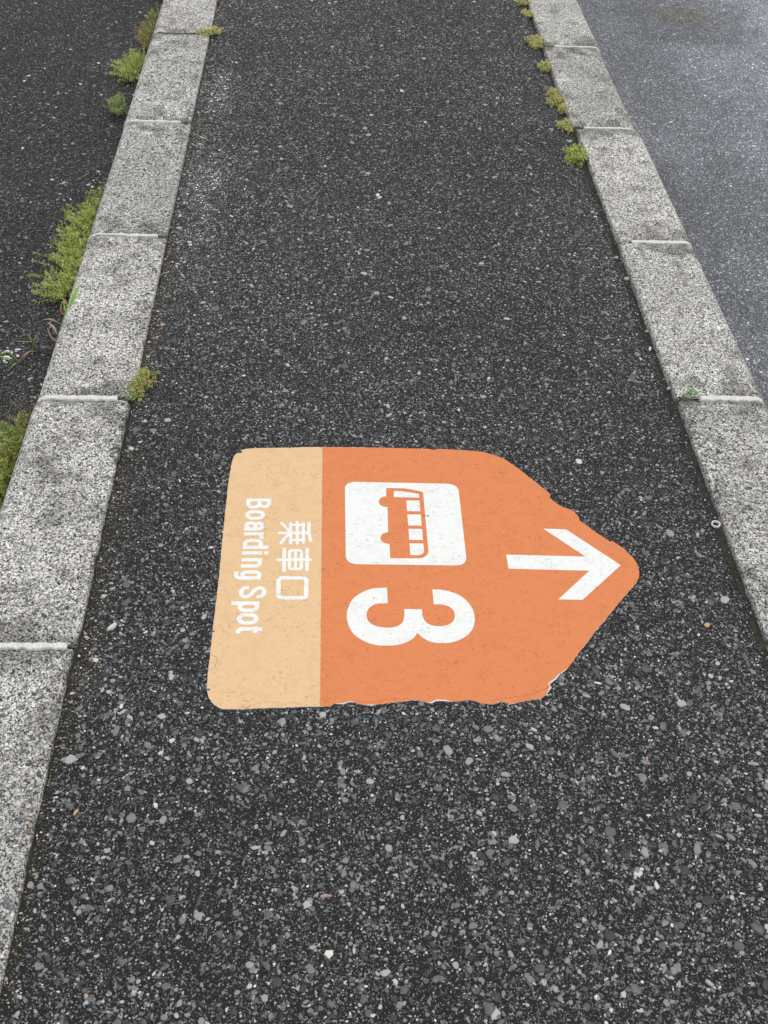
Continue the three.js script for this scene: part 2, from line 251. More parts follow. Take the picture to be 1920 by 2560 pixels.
// profile from the inner foot over the top to the outer foot; x is the distance from the inner face
const RAD = 0.024;
const profile = (() => {
  const p = [[0, -0.17], [0, -0.08], [0, -0.03], [0, -0.014], [0.0004, -0.006], [0.0016, -0.0022], [0.004, -0.0004]];
  for (let i = 1; i <= 28; i++) p.push([0.004 + (KW - RAD - 0.004) * i / 28, 0]);
  for (let i = 1; i <= 9; i++) { const a = i / 9 * 1.45; p.push([KW - RAD + Math.sin(a) * RAD, -RAD + Math.cos(a) * RAD]); }
  p.push([KW + 0.006, -0.06], [KW + 0.012, -0.1], [KW + 0.02, -0.17]);
  return p;
})();
const arcLen = profile.reduce((s, p, i) => (s.push(i ? s[i - 1] + Math.hypot(p[0] - profile[i - 1][0], p[1] - profile[i - 1][1]) : 0), s), []);
function blockGeo(len, seed, wear, side) {     // side +1: outer face towards +x
  const nt = Math.max(8, Math.round(len / 0.0055)), np = profile.length, P = [], C = [], U = [], I = [], R = rng(seed), ou = R(), ov = R(), s = seed % 97;
  for (let j = 0; j <= nt; j++) for (let i = 0; i < np; i++) {
    const z = -len * j / nt, q = profile[i], a = arcLen[i], end = Math.min(j, nt - j) * len / nt, top = i >= 4 && i < np - 3;
    let x = q[0], y = q[1];
    const inner = Math.exp(-q[0] / 0.012) * (i >= 3 ? 1 : 0.5), chip = Math.max(0, fbm(z * 52, a * 60, s + 5, 4) - (0.58 - 0.12 * wear)) * 0.014;
    y -= inner * chip * wear; x += inner * chip * 0.8 * wear;
    const en = Math.exp(-end / 0.006) * (0.5 + 1.2 * vnoise(a * 60, j < nt / 2 ? 1 : 9, s));
    if (top) { y -= 0.0035 * en; y += 0.0016 * (fbm(a * 70, z * 70, s + 1, 3) - 0.5) + 0.002 * (fbm(a * 9, z * 5, s + 2, 2) - 0.5); }
    else x += 0.003 * (fbm(y * 60, z * 60, s + 3, 3) - 0.5);
    P.push(side * x, y, z);
    U.push(a / KERB + ou, z / KERB + ov);
    // weathering crust: grainy dark patches, thicker where the ends stay damp
    const damp = Math.exp(-end / 0.035), w = sstep(0.42, 0.62, fbm(a * 28, z * 28, s + 11, 4) * (0.72 + 0.55 * damp) + 0.04 * hash(i, j, s)), b = 0.74 + 0.56 * fbm(a * 13, z * 13, s + 21, 4);
    const k = b * (1 - 0.46 * w);
    C.push(k, k * (1 - 0.004 * w), k * (1 - 0.01 * w));
  }
  for (let j = 0; j < nt; j++) for (let i = 0; i < np - 1; i++) { const a = j * np + i, b = a + 1, c = a + np, d = c + 1; side > 0 ? I.push(a, b, c, b, d, c) : I.push(a, c, b, b, c, d); }
  for (const j of [0, nt]) {                   // end faces
    const o = P.length / 3;
    for (let i = 0; i < np; i++) { const k = (j * np + i) * 3; P.push(P[k], P[k + 1], P[k + 2]); U.push(profile[i][0] / KERB + ou, profile[i][1] / KERB + ov); C.push(0.7, 0.7, 0.69); }
    const flip = (j === 0) === (side > 0);
    for (let i = 1; i < np - 1; i++) flip ? I.push(o, o + i + 1, o + i) : I.push(o, o + i, o + i + 1);
  }
  const g = new THREE.BufferGeometry();
  g.setAttribute('position', new THREE.Float32BufferAttribute(P, 3)); g.setAttribute('color', new THREE.Float32BufferAttribute(C, 3)); g.setAttribute('uv', new THREE.Float32BufferAttribute(U, 2)); g.setIndex(I); g.computeVertexNormals();
  return g;
}
// mortar pointing that follows the profile from x = a to x = b (distance from the inner face), ragged along both edges and at its ends
function mortarGeo(a, b, width, seed, side, split) {
  const pts = [], P = [], U = [], I = [], fine = [];
  for (let i = 0; i < profile.length - 1; i++) for (let k = 0; k < 3; k++) fine.push([profile[i][0] + (profile[i + 1][0] - profile[i][0]) * k / 3, profile[i][1] + (profile[i + 1][1] - profile[i][1]) * k / 3]);
  for (const q of fine) if (q[0] >= a && q[0] <= b && q[1] > -0.07 && !(q[1] < -0.004 && q[0] < 0.05)) pts.push(q);
  const n = pts.length;
  pts.forEach((q, i) => {
    const t = Math.min(1, Math.min(i / 3 + 0.35, (n - 1 - i) / 2 + 0.4)), w = width * (0.55 + 0.6 * fbm(i * 0.22, 2, seed, 3)) * t, off = 0.002 * (vnoise(i * 0.2, 5, seed) - 0.5), out = 0.0003 + 0.0008 * vnoise(i * 0.3, 7, seed);
    const c = split && q[0] > split[0] && q[0] < split[1] ? 0.38 : 1;
    const nx = q[0] > KW - RAD ? (q[0] - KW + RAD) / RAD : 0, ny = Math.sqrt(Math.max(0, 1 - nx * nx));
    for (const [f, h] of [[-1, -0.006], [-0.94, 0.6], [-0.5, 1], [0.5, 1], [0.94, 0.6], [1, -0.006]]) {
      const hh = h < 0 ? h : out * h + 0.0002; const zz = f > 0 ? f * w * c * 0.5 : f * w * 0.5;
      P.push(side * (q[0] + nx * hh), q[1] + ny * hh, zz + off); U.push(i * 0.05, f * 0.05);
    }
  });
  for (let i = 0; i < n - 1; i++) for (let k = 0; k < 5; k++) { const a0 = i * 6 + k, b0 = a0 + 1, c0 = a0 + 6, d0 = c0 + 1; side > 0 ? I.push(a0, b0, c0, b0, d0, c0) : I.push(a0, c0, b0, b0, c0, d0); }
  const g = new THREE.BufferGeometry(); g.setAttribute('position', new THREE.Float32BufferAttribute(P, 3)); g.setAttribute('uv', new THREE.Float32BufferAttribute(U, 2)); g.setIndex(I); g.computeVertexNormals(); return g;
}
const kerb_left = structure('kerb_left', 'row of pale speckled concrete kerb blocks left of the footpath');
const kerb_right = structure('kerb_right', 'row of pale speckled concrete kerb blocks right of the footpath');
const pebPal = palette([[20, 0.05, 0.055, 0.065], [20, 0.12, 0.125, 0.135], [20, 0.3, 0.3, 0.29], [14, 0.5, 0.49, 0.46], [3, 0.45, 0.33, 0.25]]);
function kerb(parent, joints, inner, side, wears, mortars, seed) {
  const R = rng(seed);
  const js = [...joints]; while (js[0] < 1.2) js.unshift(js[0] + 0.594); while (js[js.length - 1] > -6.5) js.push(js[js.length - 1] - 0.594);
  for (let k = 0; k < js.length - 1; k++) {
    const z0 = js[k] - 0.0045, len = js[k] - js[k + 1] - 0.009, b = mesh('kerb_block', blockGeo(len, seed + k * 13, wears(js[k]), side), kerbTones[(k * 2 + seed) % 3], parent);
    b.position.set(inner(js[k]), KTOP + (R() - 0.5) * 0.003, z0); b.rotation.y = (R() - 0.5) * 0.003;
    const z = js[k + 1], m = mortars(z); if (m) { const g = mesh('mortar_joint', mortarGeo(m[0], m[1], m[2], seed + k, side, m[3]), mortarMat, parent); g.position.set(inner(z), KTOP - 0.0017, z); }
  }
  // plain lengths run on towards the distance
  for (const [a, b] of [[js[0] + 58, js[0]], [js[js.length - 1], js[js.length - 1] - 55]]) {
    const x0 = inner(a), g = new THREE.BoxGeometry(KW, 0.18, a - b - 0.01).translate(x0 + side * KW / 2, KTOP - 0.09, (a + b) / 2);
    g.setAttribute('color', new THREE.Float32BufferAttribute(new Float32Array(g.attributes.position.count * 3).fill(0.9), 3));
    const p = g.attributes.position, u = g.attributes.uv; for (let i = 0; i < p.count; i++) u.setXY(i, (p.getX(i) + p.getY(i)) / KERB, p.getZ(i) / KERB);
    mesh('kerb_run', g, kerbTones[0], parent);
  }
  // pebbles laid bare in the concrete, thickest along the worn inner arris
  const list = [];
  for (let k = 0; k < 9000; k++) {
    const z = 0.6 - 5.3 * R(), e = R(), worn = wears(js.reduce((m, j) => j >= z && j < m ? j : m, 9)), edge = R() < 0.5 * worn, xx = edge ? 0.006 + 0.045 * R() * R() : 0.008 + (KW - RAD - 0.012) * R(), d = (edge ? 3 + 8 * R() * R() : 2 + 7 * Math.pow(R(), 4)) / 1000;
    if (js.some(j => Math.abs(j - z) < 0.016)) continue;
    if (edge && fbm(z * 5, 3, seed, 3) < 0.45) continue;
    const p = pick(pebPal, R), v = 0.8 + 0.4 * R();
    list.push({ x: inner(z) + side * xx, z, d, y: KTOP + 0.0004 * R() - (edge ? 0.0006 : 0.0003), ang: e * 6.28, ex: 0.6 + 0.4 * R(), tx: (R() - 0.5) * 0.25, tz: (R() - 0.5) * 0.25, c: [p[1] * v, p[2] * v, p[3] * v] });
  }
  byShape('exposed_pebbles', list, [0, 5, 7], parent);
}
kerb(kerb_left, [-0.41, -1.0025, -1.585, -2.172, -2.757, -3.377], lIn, -1, z => z > -1.2 ? 1 : z > -1.9 ? 0.7 : 0.3,
  z => z < -3.2 && z > -3.5 ? null : z > -1.2 && z < -0.8 ? [0.012, KW + 0.02, 0.013, [0.14, 0.2]] : z > -2.4 && z < -2 ? [0.02, KW + 0.02, 0.012, [0.09, 0.16]] : [0.026, KW + 0.02, z > -2 ? 0.0145 : 0.0105], 301);
kerb(kerb_right, [-0.42, -1.01, -1.6026, -2.183, -2.78, -3.351], rIn, 1, z => z > -2.0 ? 0.45 : 0.25,
  z => z > -1.9 && z < -1.3 ? [0.044, KW + 0.02, 0.0165] : [0.03, KW + 0.02, z > -2.4 ? 0.0145 : 0.0105], 401);

// dark soil and moss caught in the gaps between asphalt and kerb
{
  const soil = new THREE.MeshStandardMaterial({ color: 0xffffff, vertexColors: true, roughness: 1 });
  for (const [name, x0, x1, s, label] of [['soil_seam', L_IN - 0.014, L_IN + 0.016, 1, 'thin dark soil seam along the left kerb'], ['soil_seam', R_IN - 0.034, R_IN + 0.012, 2, 'dark mossy soil seam along the right kerb']]) {
    const g = sheet(steps(x0, x1, 0.0035), steps(0.9, -5.2, 0.0045).reverse(), (x, z) => {
      const t = (x - x0) / (x1 - x0), c = s === 1 ? 0.55 : 0.62;
      return (s === 1 ? -0.0105 : -0.0105) + 0.006 * fbm(x * 90, z * 70, 500 + s, 3) + 0.0025 * fbm(x * 20, z * 9, 510 + s, 2) - 0.003 * Math.exp(-(((t - c) / 0.2) ** 2));
    }, (x, z) => { const n = fbm(x * 160, z * 160, 520 + s, 3), m = sstep(0.5, 0.66, fbm(x * 40, z * 11, 530 + s, 3)), k = 0.5 + 1.1 * n; return [k * (0.04 + 0.004 * m), k * (0.037 + 0.008 * m), k * (0.031 - 0.008 * m)]; }, 1);
    const m = mesh(numbered(name), g, soil, scene); m.userData = { kind: 'stuff', label, category: 'soil' };
  }
}
console.log('kerbs');

// ------------------------------------------------------------------ the floor sign
const SW = 700, SH = 590, SU = -175, SV = -15;         // sheet that the print's wear map covers, mm
const [wearMap, wearBump] = (() => {
  const W = 2048, Hh = Math.round(2048 * SH / SW), C = new Uint8Array(W * Hh * 4), B = new Uint8Array(W * Hh * 4), R = rng(77), a = new Float32Array(W * Hh).fill(1), warm = new Float32Array(W * Hh), hb = new Float32Array(W * Hh), px = W / SW;
  for (let j = 0; j < Hh; j++) for (let i = 0; i < W; i++) {
    const k = j * W + i, u = i / px, v = j / px;
    const cloud = fbm(u / 16, v / 13, 601, 4), fine = fbm(u / 3.2, v / 2.6, 607, 3);
    hb[k] = 0.55 * fbm(u / 7, v / 7, 611, 3) + 0.25 * fbm(u / 2.4, v / 2.4, 617, 2) + 0.02 * ((i >> 1) & 1);
    a[k] = 1 - 0.05 * sstep(0.45, 0.75, cloud) - 0.05 * sstep(0.5, 0.75, fine) - 0.018 * ((i >> 1) & 1) - 0.02 * hash(i, j, 3);
    const raised = sstep(0.6, 0.74, fine) * sstep(0.48, 0.66, fbm(u / 30, v / 26, 631, 3)); a[k] -= 0.16 * raised * (0.4 + 0.6 * hash(i, j, 9));
  }
  // scuffs: little trains of dark flecks where the coarse stones push through
  for (let s = 0; s < 950; s++) {
    const cx = R() * W, cy = R() * Hh, n = 3 + Math.floor(R() * 16), ang = R() < 0.65 ? (R() - 0.5) * 0.9 : R() * 6.28, sp = 4 + R() * 13, dk = 0.14 + 0.5 * R() * R();
    for (let q = 0; q < n; q++) {
      const t = (R() - 0.5) * 2 * sp, o = (R() - 0.5) * sp * 0.45, x = cx + Math.cos(ang) * t - Math.sin(ang) * o, y = cy + Math.sin(ang) * t + Math.cos(ang) * o, r = 0.7 + 2.2 * R() * R();
      for (let yy = Math.floor(y - r - 1); yy <= y + r + 1; yy++) for (let xx = Math.floor(x - r - 1); xx <= x + r + 1; xx++) { if (xx < 0 || yy < 0 || xx >= W || yy >= Hh) continue; const d = Math.hypot(xx - x, (yy - y) * 1.5), c = Math.max(0, Math.min(1, r - d + 0.5)); a[yy * W + xx] *= 1 - dk * c; }
    }
  }
  const line = (pts, w, dk) => { // hair cracks
    for (let s = 0; s < pts.length - 1; s++) { const [u0, v0] = pts[s], [u1, v1] = pts[s + 1], n = Math.ceil(Math.hypot(u1 - u0, v1 - v0) * px); for (let q = 0; q <= n; q++) { const t = q / n, x = (u0 + (u1 - u0) * t - SU) * px + 1.5 * (vnoise(q / 9, s, 5) - 0.5) * 4, y = (v0 + (v1 - v0) * t - SV) * px + 1.5 * (vnoise(q / 9, s, 6) - 0.5) * 4; for (let yy = -w; yy <= w; yy++) for (let xx = -w; xx <= w; xx++) { const X = Math.round(x) + xx, Y = Math.round(y) + yy; if (X < 0 || Y < 0 || X >= W || Y >= Hh) continue; if (Math.hypot(xx, yy) <= w) { a[Y * W + X] = Math.min(a[Y * W + X], 1 - dk * (0.6 + 0.4 * hash(X, Y, 2))); hb[Y * W + X] -= 0.1; } } } }
  };
  line([[246, 8], [262, 10], [290, 14], [310, 20], [329, 31]], 1, 0.35); line([[245, 3], [246, 8]], 1, 0.4); line([[40, 6], [75, 5], [105, 11], [112, 9]], 1, 0.25);
  line([[-160, 92], [-153, 86], [-150, 76], [-155, 66], [-160, 62]], 1, 0.5); line([[-62, 0], [-40, 5], [-28, 1]], 1, 0.22); line([[-100, 1], [-75, 6], [-60, 5], [-48, 0]], 1, 0.22); line([[-110, 0], [-104, -4], [-98, 1]], 1, 0.6);
  line([[508, 262], [492, 268], [470, 276]], 1, 0.18); line([[137, 279], [139, 252]], 1, 0.2); line([[168, 384], [178, 383]], 2, 0.7);
  for (const [u, v, r] of [[80, 200, 4], [176, 381, 5], [75, 528, 3], [40, 183, 4], [98, 375, 3], [70, 376, 2], [-150, 546, 6]]) { const x = (u - SU) * px, y = (v - SV) * px; for (let yy = -8; yy <= 8; yy++) for (let xx = -8; xx <= 8; xx++) { const X = Math.round(x + xx), Y = Math.round(y + yy); if (X >= 0 && Y >= 0 && X < W && Y < Hh && Math.hypot(xx, yy * 1.2) < r * (0.6 + 0.6 * hash(X >> 1, Y >> 1, 4))) a[Y * W + X] *= 0.3; } }
  for (let k = 0; k < W * Hh; k++) { const v = Math.max(0.05, a[k]); C[k * 4] = toS(v); C[k * 4 + 1] = toS(v * (0.985 + 0.015 * v)); C[k * 4 + 2] = toS(v * (0.96 + 0.04 * v)); B[k * 4] = B[k * 4 + 1] = B[k * 4 + 2] = Math.max(0, Math.min(255, hb[k] * 255)); C[k * 4 + 3] = B[k * 4 + 3] = 255; }
  return [dataTex(C, W, Hh, true), dataTex(B, W, Hh, false)];
})();
const vinyl = (r, g, b) => new THREE.MeshPhysicalMaterial({ map: wearMap, bumpMap: wearBump, bumpScale: 0.0016, roughness: 0.68, specularIntensity: 0.5, color: new THREE.Color().setRGB(r, g, b) });
const ORANGE = vinyl(0.757, 0.25, 0.098), TAN = vinyl(0.81, 0.55, 0.312), WHITE = vinyl(0.89, 0.905, 0.89);
function area(p) { let s = 0; for (let i = 0, j = p.length - 1; i < p.length; j = i++) s += (p[j][0] - p[i][0]) * (p[j][1] + p[i][1]); return s / 2; }
function plate(outer, holes, y0, y1) {        // a thin plate in the sign's plane; outlines in mm
  const o = outer.map(p => new THREE.Vector2(...p)), hs = holes.map(h => h.map(p => new THREE.Vector2(...p)));
  if (THREE.ShapeUtils.isClockWise(o)) o.reverse(); hs.forEach(h => { if (!THREE.ShapeUtils.isClockWise(h)) h.reverse(); });
  const tri = THREE.ShapeUtils.triangulateShape(o, hs), all = [o, ...hs].flat(), P = [], U = [], I = [];
  for (const p of all) { P.push(p.x / 1000, y1, -p.y / 1000); U.push((p.x - SU) / SW, (p.y - SV) / SH); }
  for (const t of tri) I.push(...t);
  for (const ring of [o, ...hs]) for (let i = 0; i < ring.length; i++) {
    const a = ring[i], b = ring[(i + 1) % ring.length], k = P.length / 3;
    for (const [q, y] of [[a, y1], [b, y1], [a, y0], [b, y0]]) { P.push(q.x / 1000, y, -q.y / 1000); U.push((q.x - SU) / SW, (q.y - SV) / SH); }
    I.push(k, k + 2, k + 1, k + 1, k + 2, k + 3);
  }
  const g = new THREE.BufferGeometry(); g.setAttribute('position', new THREE.Float32BufferAttribute(P, 3)); g.setAttribute('uv', new THREE.Float32BufferAttribute(U, 2)); g.setIndex(I); g.computeVertexNormals();
  return g.toNonIndexed();
}
const flatNormals = g => { g.computeVertexNormals(); return g; };
function rounded(pts, rs, closed = true, n = 7) {    // polyline with its corners rounded
  const out = [], N = pts.length;
  pts.forEach((p, i) => {
    const r = Array.isArray(rs) ? rs[i] : rs;
    if (!r || (!closed && (i === 0 || i === N - 1))) { out.push(p); return; }
    const a = pts[(i + N - 1) % N], b = pts[(i + 1) % N], la = Math.hypot(a[0] - p[0], a[1] - p[1]), lb = Math.hypot(b[0] - p[0], b[1] - p[1]);
    const ends = !closed, d1 = Math.min(r, la * (ends && i === 1 ? 1 : 0.5)), d2 = Math.min(r, lb * (ends && i === N - 2 ? 1 : 0.5));
    const A = [p[0] + (a[0] - p[0]) / la * d1, p[1] + (a[1] - p[1]) / la * d1], B = [p[0] + (b[0] - p[0]) / lb * d2, p[1] + (b[1] - p[1]) / lb * d2];
    for (let k = 0; k <= n; k++) { const t = k / n, w = 0.62, c0 = (1 - t) * (1 - t), c1 = 2 * t * (1 - t) * w * 1.15, c2 = t * t, s = c0 + c1 + c2; out.push([(A[0] * c0 + p[0] * c1 + B[0] * c2) / s, (A[1] * c0 + p[1] * c1 + B[1] * c2) / s]); }
  });
  return out;
}
function ragged(pts, amp, seed) { const out = []; pts.forEach((p, i) => { const q = pts[(i + 1) % pts.length], L = Math.hypot(q[0] - p[0], q[1] - p[1]), n = Math.max(1, Math.round(L / 4)); for (let k = 0; k < n; k++) { const t = k / n, j = (k ? amp : 0); out.push([p[0] + (q[0] - p[0]) * t + j * (hash(i, k, seed) - 0.5), p[1] + (q[1] - p[1]) * t + j * (hash(i, k, seed + 1) - 0.5)]); } }); return out; }
// a set of strokes becomes filled outlines (distance field, then contour)
function strokes(list, capRound) {             // list: {pts, w, closed}
  let x0 = 1e9, x1 = -1e9, y0 = 1e9, y1 = -1e9;
  for (const s of list) for (const p of s.pts) { x0 = Math.min(x0, p[0] - s.w); x1 = Math.max(x1, p[0] + s.w); y0 = Math.min(y0, p[1] - s.w); y1 = Math.max(y1, p[1] + s.w); }
  const h = 0.5, nx = Math.ceil((x1 - x0) / h) + 1, ny = Math.ceil((y1 - y0) / h) + 1, F = new Float32Array(nx * ny).fill(1e3);
  for (const s of list) { const P = s.closed ? [...s.pts, s.pts[0]] : s.pts, hw = s.w / 2, last = P.length - 2;
    for (let e = 0; e <= last; e++) { const [ax, ay] = P[e], [bx, by] = P[e + 1], L = Math.hypot(bx - ax, by - ay), ux = (bx - ax) / L, uy = (by - ay) / L;
      if (L < 1e-5) continue;
      for (let j = 0; j < ny; j++) for (let i = 0; i < nx; i++) {
        const dx = x0 + i * h - ax, dy = y0 + j * h - ay, t = dx * ux + dy * uy, n = Math.abs(dx * uy - dy * ux); let d;
        const butt = !capRound && !s.closed;
        if (butt && e === 0 && t < 0) d = Math.max(n - hw, -t); else if (butt && e === last && t > L) d = Math.max(n - hw, t - L); else d = Math.hypot(n, t < 0 ? -t : t > L ? t - L : 0) - hw;
        if (d < F[j * nx + i]) F[j * nx + i] = d;
      } } }
  const seg = new Map(), key = p => p[2];
  const ip = (i, j, k, l) => { const a = F[j * nx + i] || 1e-4, b = F[l * nx + k] || 1e-4, t = a / (a - b); return [x0 + (i + (k - i) * t) * h, y0 + (j + (l - j) * t) * h, (j * nx + i) * 2 + (l > j ? 1 : 0)]; };
  for (let j = 0; j < ny - 1; j++) for (let i = 0; i < nx - 1; i++) {
    const c = [[i, j], [i + 1, j], [i + 1, j + 1], [i, j + 1]], inn = c.map(([a, b]) => (F[b * nx + a] || 1e-4) < 0), ent = [], ext = [];
    for (let k = 0; k < 4; k++) { const m = (k + 1) % 4; if (inn[k] !== inn[m]) { const [a, b] = c[k], [p, q] = c[m]; const pt = (a < p || b < q) ? ip(a, b, p, q) : ip(p, q, a, b); (inn[k] ? ent : ext).push([k, pt]); } }
    for (const [k, pt] of ent) { let best = null; for (let r = 1; r <= 4 && !best; r++) best = ext.find(e => e[0] === (k + 4 - r) % 4); seg.set(key(pt), [pt, best[1]]); }
  }
  const rings = [];
  while (seg.size) { const [k0, s0] = seg.entries().next().value; let k = k0, ring = []; while (seg.has(k)) { const [p, q] = seg.get(k); seg.delete(k); ring.push([p[0], p[1]]); k = key(q); } if (ring.length > 5 && Math.abs(area(ring)) > 0.5) rings.push(ring); }
  const inside = (p, r) => { let c = false; for (let i = 0, j = r.length - 1; i < r.length; j = i++) if ((r[i][1] > p[1]) !== (r[j][1] > p[1]) && p[0] < (r[j][0] - r[i][0]) * (p[1] - r[i][1]) / (r[j][1] - r[i][1]) + r[i][0]) c = !c; return c; };
  const depth = rings.map((r, a) => rings.filter((o, b) => a !== b && inside(r[0], o)).length);
  return rings.map((r, a) => [r, depth[a]]).filter(e => e[1] % 2 === 0).map(([r]) => ({ outer: r, holes: rings.filter((o, b) => depth[b] % 2 === 1 && inside(o[0], r)) }));
}
function printed(parts, y0, y1) { return flatNormals(mergeGeometries(parts.map(p => plate(p.outer, p.holes, y0, y1)))); }

const sign = thing('floor_sign', 'torn orange and tan arrow shaped vinyl sign stuck on the asphalt footpath', 'floor sign');
sign.position.set(SIGN_X, 0, SIGN_Z); sign.updateMatrixWorld();
{
  const lay = [-0.001, 0.0015, 0.0018, 0.002, 0.0022];
  mesh('vinyl_sheet', flatNormals(plate(ragged(outline, 0.9, 5), [], lay[0], lay[1])), new THREE.MeshStandardMaterial({ color: new THREE.Color().setRGB(0.72, 0.68, 0.62), roughness: 0.85 }), sign);
  const c = [150, 275], ins = p => [p[0] - 0.15 * Math.sign(p[0] - c[0]) * Math.min(1, Math.abs(p[0] - c[0]) / 150), p[1] - 0.15 * Math.sign(p[1] - c[1]) * Math.min(1, Math.abs(p[1] - c[1]) / 150)];
  const orange = outline.slice(iTop, iBottom + 1).map(p => {
    let [u, v] = ins(p);
    if (u > 155 && u < 180 && v < 20) v += 2.6; if (u > 325 && u < 348 && v < 52 && v > 20) { u -= 2.4; v += 1; } if (u > 28 && u < 45 && v < 10) v += 1.6; if (Math.abs(u - 71) < 3 && v < 5) v += 2.2; return [u, v];
  });
  orange[0] = [-0.6, outline[iTop][1] - 0.8]; orange[orange.length - 1] = [-1.1, outline[iBottom][1] + 0.6];
  const tan = [...outline.slice(iBottom), ...outline.slice(0, iTop + 1)].map(ins); tan[0] = [-1.1, outline[iBottom][1] + 0.6]; tan[tan.length - 1] = [-0.6, outline[iTop][1] - 0.8];
  mesh('orange_panel', flatNormals(plate(ragged(orange, 0.7, 9), [], lay[1], lay[2])), ORANGE, sign);
  mesh('tan_panel', flatNormals(plate(tan, [], lay[1], lay[2])), TAN, sign);
  const square = mesh('pictogram_square', flatNormals(plate(rounded([[38.2, 466], [233.3, 461.7], [231.9, 269.2], [38, 272]], 17), [], lay[2], lay[3])), WHITE, sign);
  const arc = (cx, cy, rx, ry, a0, a1, n = 12) => Array.from({ length: n + 1 }, (_, i) => { const a = a0 + (a1 - a0) * i / n; return [cx + Math.cos(a) * rx, cy + Math.sin(a) * ry]; });
  const body = [[109.2, 450.3], [138.3, 449.8], [150, 447.3], [167.5, 442.6], [171.2, 440.2], [171.6, 436], [171.8, 303], ...arc(154.5, 302, 17.3, 17.3, 0, -Math.PI / 2, 8), [109.2, 284.6], [109.4, 317], ...arc(108.2, 330.2, 13.2, 13.1, -Math.PI / 2, -Math.PI * 1.5), [109.3, 403], ...arc(108.2, 416.4, 13.2, 13.1, -Math.PI / 2, -Math.PI * 1.5)];
  const wins = [[[121.2, 443.5], [135.6, 442.6], [150, 439.6], [164.3, 435.8], [164.2, 426.4], [121.2, 427.6]], [[141.7, 419.7], [164.4, 419.5], [164.3, 393.2], [141.8, 393.4]], [[141.8, 385.9], [164.5, 385.8], [164.4, 359], [141.9, 359.3]], [[141.9, 351.9], [164.6, 351.6], [164.5, 325.5], [142, 326]], [[142, 318.3], [164.8, 318], ...arc(154, 302.4, 10.8, 10.8, 0, -Math.PI / 2, 6), [142, 291.6]]];
  mesh('bus_silhouette', flatNormals(plate(body, wins, lay[3], lay[4])), ORANGE, square);
  mesh('arrow', flatNormals(plate([[297.7, 293.3], [426.4, 289.4], [367, 353], [404.7, 351.5], [481, 270.4], [406.1, 196.4], [368, 197.4], [427.7, 258.2], [297.7, 262.4]], [], lay[2], lay[3])), WHITE, sign);
  const t = [[101.7, 221.8], [101.6, 189.6], [82.5, 187.8], [72.4, 179.5], [68.3, 166.6], [70.4, 154.8], [79.9, 144.9], [99.1, 140.9], [113, 143.1], [122.4, 151.1], [125.8, 163.8], [126.8, 177.6], [153.7, 177.5], [153.5, 165.6], [157.3, 152.9], [165.9, 145.6], [178.3, 143.5], [191, 146.5], [200, 153.7], [203.2, 163.7], [202.4, 173.8], [196.7, 182.1], [185.7, 186.8], [172.5, 187.4], [172.5, 218], [183.7, 217.4], [200.6, 213.2], [218.3, 201.8], [229.5, 184], [233.4, 165.5], [231.8, 149.1], [224.7, 133], [211, 119.8], [193.8, 112.3], [180, 111.1], [165.1, 112.9], [153.2, 119.9], [143.8, 130.9], [138.2, 121.7], [125.3, 112.1], [108.7, 107], [97.8, 106.5], [80.1, 107.9], [62.6, 115.8], [47.8, 129.9], [39.8, 149.5], [38.4, 165.7], [41.6, 184.1], [50.3, 200.9], [64.8, 213.2], [79.2, 219.8]];
  const corners = [0, 1, 11, 12, 23, 24, 37, t.length], three = [];
  for (let s = 0; s < corners.length - 1; s++) {
    const run = []; for (let k = corners[s]; k <= corners[s + 1]; k++) run.push(new THREE.Vector3(...t[k % t.length], 0));
    if (run.length === 2) { three.push(t[corners[s]]); continue; }
    const q = new THREE.CatmullRomCurve3(run, false, 'centripetal').getPoints(run.length * 4); q.pop(); q.forEach(p => three.push([p.x, p.y]));
  }
  mesh('numeral', flatNormals(plate(three, [], lay[2], lay[3])), WHITE, sign);
  // English line, read from the far edge towards the near one
  const w = 6.9, rc = (x0, y0, x1, y1, r) => ({ pts: rounded([[x0, y0], [x1, y0], [x1, y1], [x0, y1]], r), w, closed: true }), op = (p, r = 0) => ({ pts: rounded(p, r, false), w });
  const glyph = {
    B: [op([[3.2, 0], [3.2, 41]]), op([[3.2, 37.8], [19.6, 37.8], [19.6, 21.6], [3.2, 21.6]], 8), op([[3.2, 21.6], [20.6, 21.6], [20.6, 3.2], [3.2, 3.2]], 8)],
    o: [rc(3.2, 3, 18.4, 29, 8)], a: [op([[3.8, 22], [3.8, 29], [17.4, 29], [17.4, 0]], 7), op([[17.4, 17.6], [3.2, 17.6], [3.2, 3], [14, 3], [17.4, 8]], 7)],
    r: [op([[3.2, 0], [3.2, 32]]), op([[3.2, 20], [3.2, 28.8], [13, 28.8]], 8)], d: [rc(3.2, 3, 18.8, 29, 8), op([[18.8, 0], [18.8, 40.6]])],
    i: [op([[4.2, 0], [4.2, 32]]), op([[4.2, 35.4], [4.2, 41.4]])], n: [op([[3.2, 0], [3.2, 32]]), op([[3.2, 18], [3.2, 29], [16.8, 29], [16.8, 0]], 8)],
    g: [rc(3.2, 3, 16, 29, 7.5), op([[16, 32], [16, -7], [2.6, -7]], 7)], S: [op([[21.6, 29.5], [21.6, 38.4], [3.6, 38.4], [3.6, 25], [21.8, 17], [21.8, 3], [3.2, 3], [3.2, 11.6]], 8.6)],
    p: [op([[3.2, -10], [3.2, 32]]), rc(3.2, 3, 17.6, 29, 8)], t: [op([[5.4, 38.6], [5.4, 3.2], [12.6, 3.2]], 5.5), op([[0.6, 28.6], [12.6, 28.6]])] };
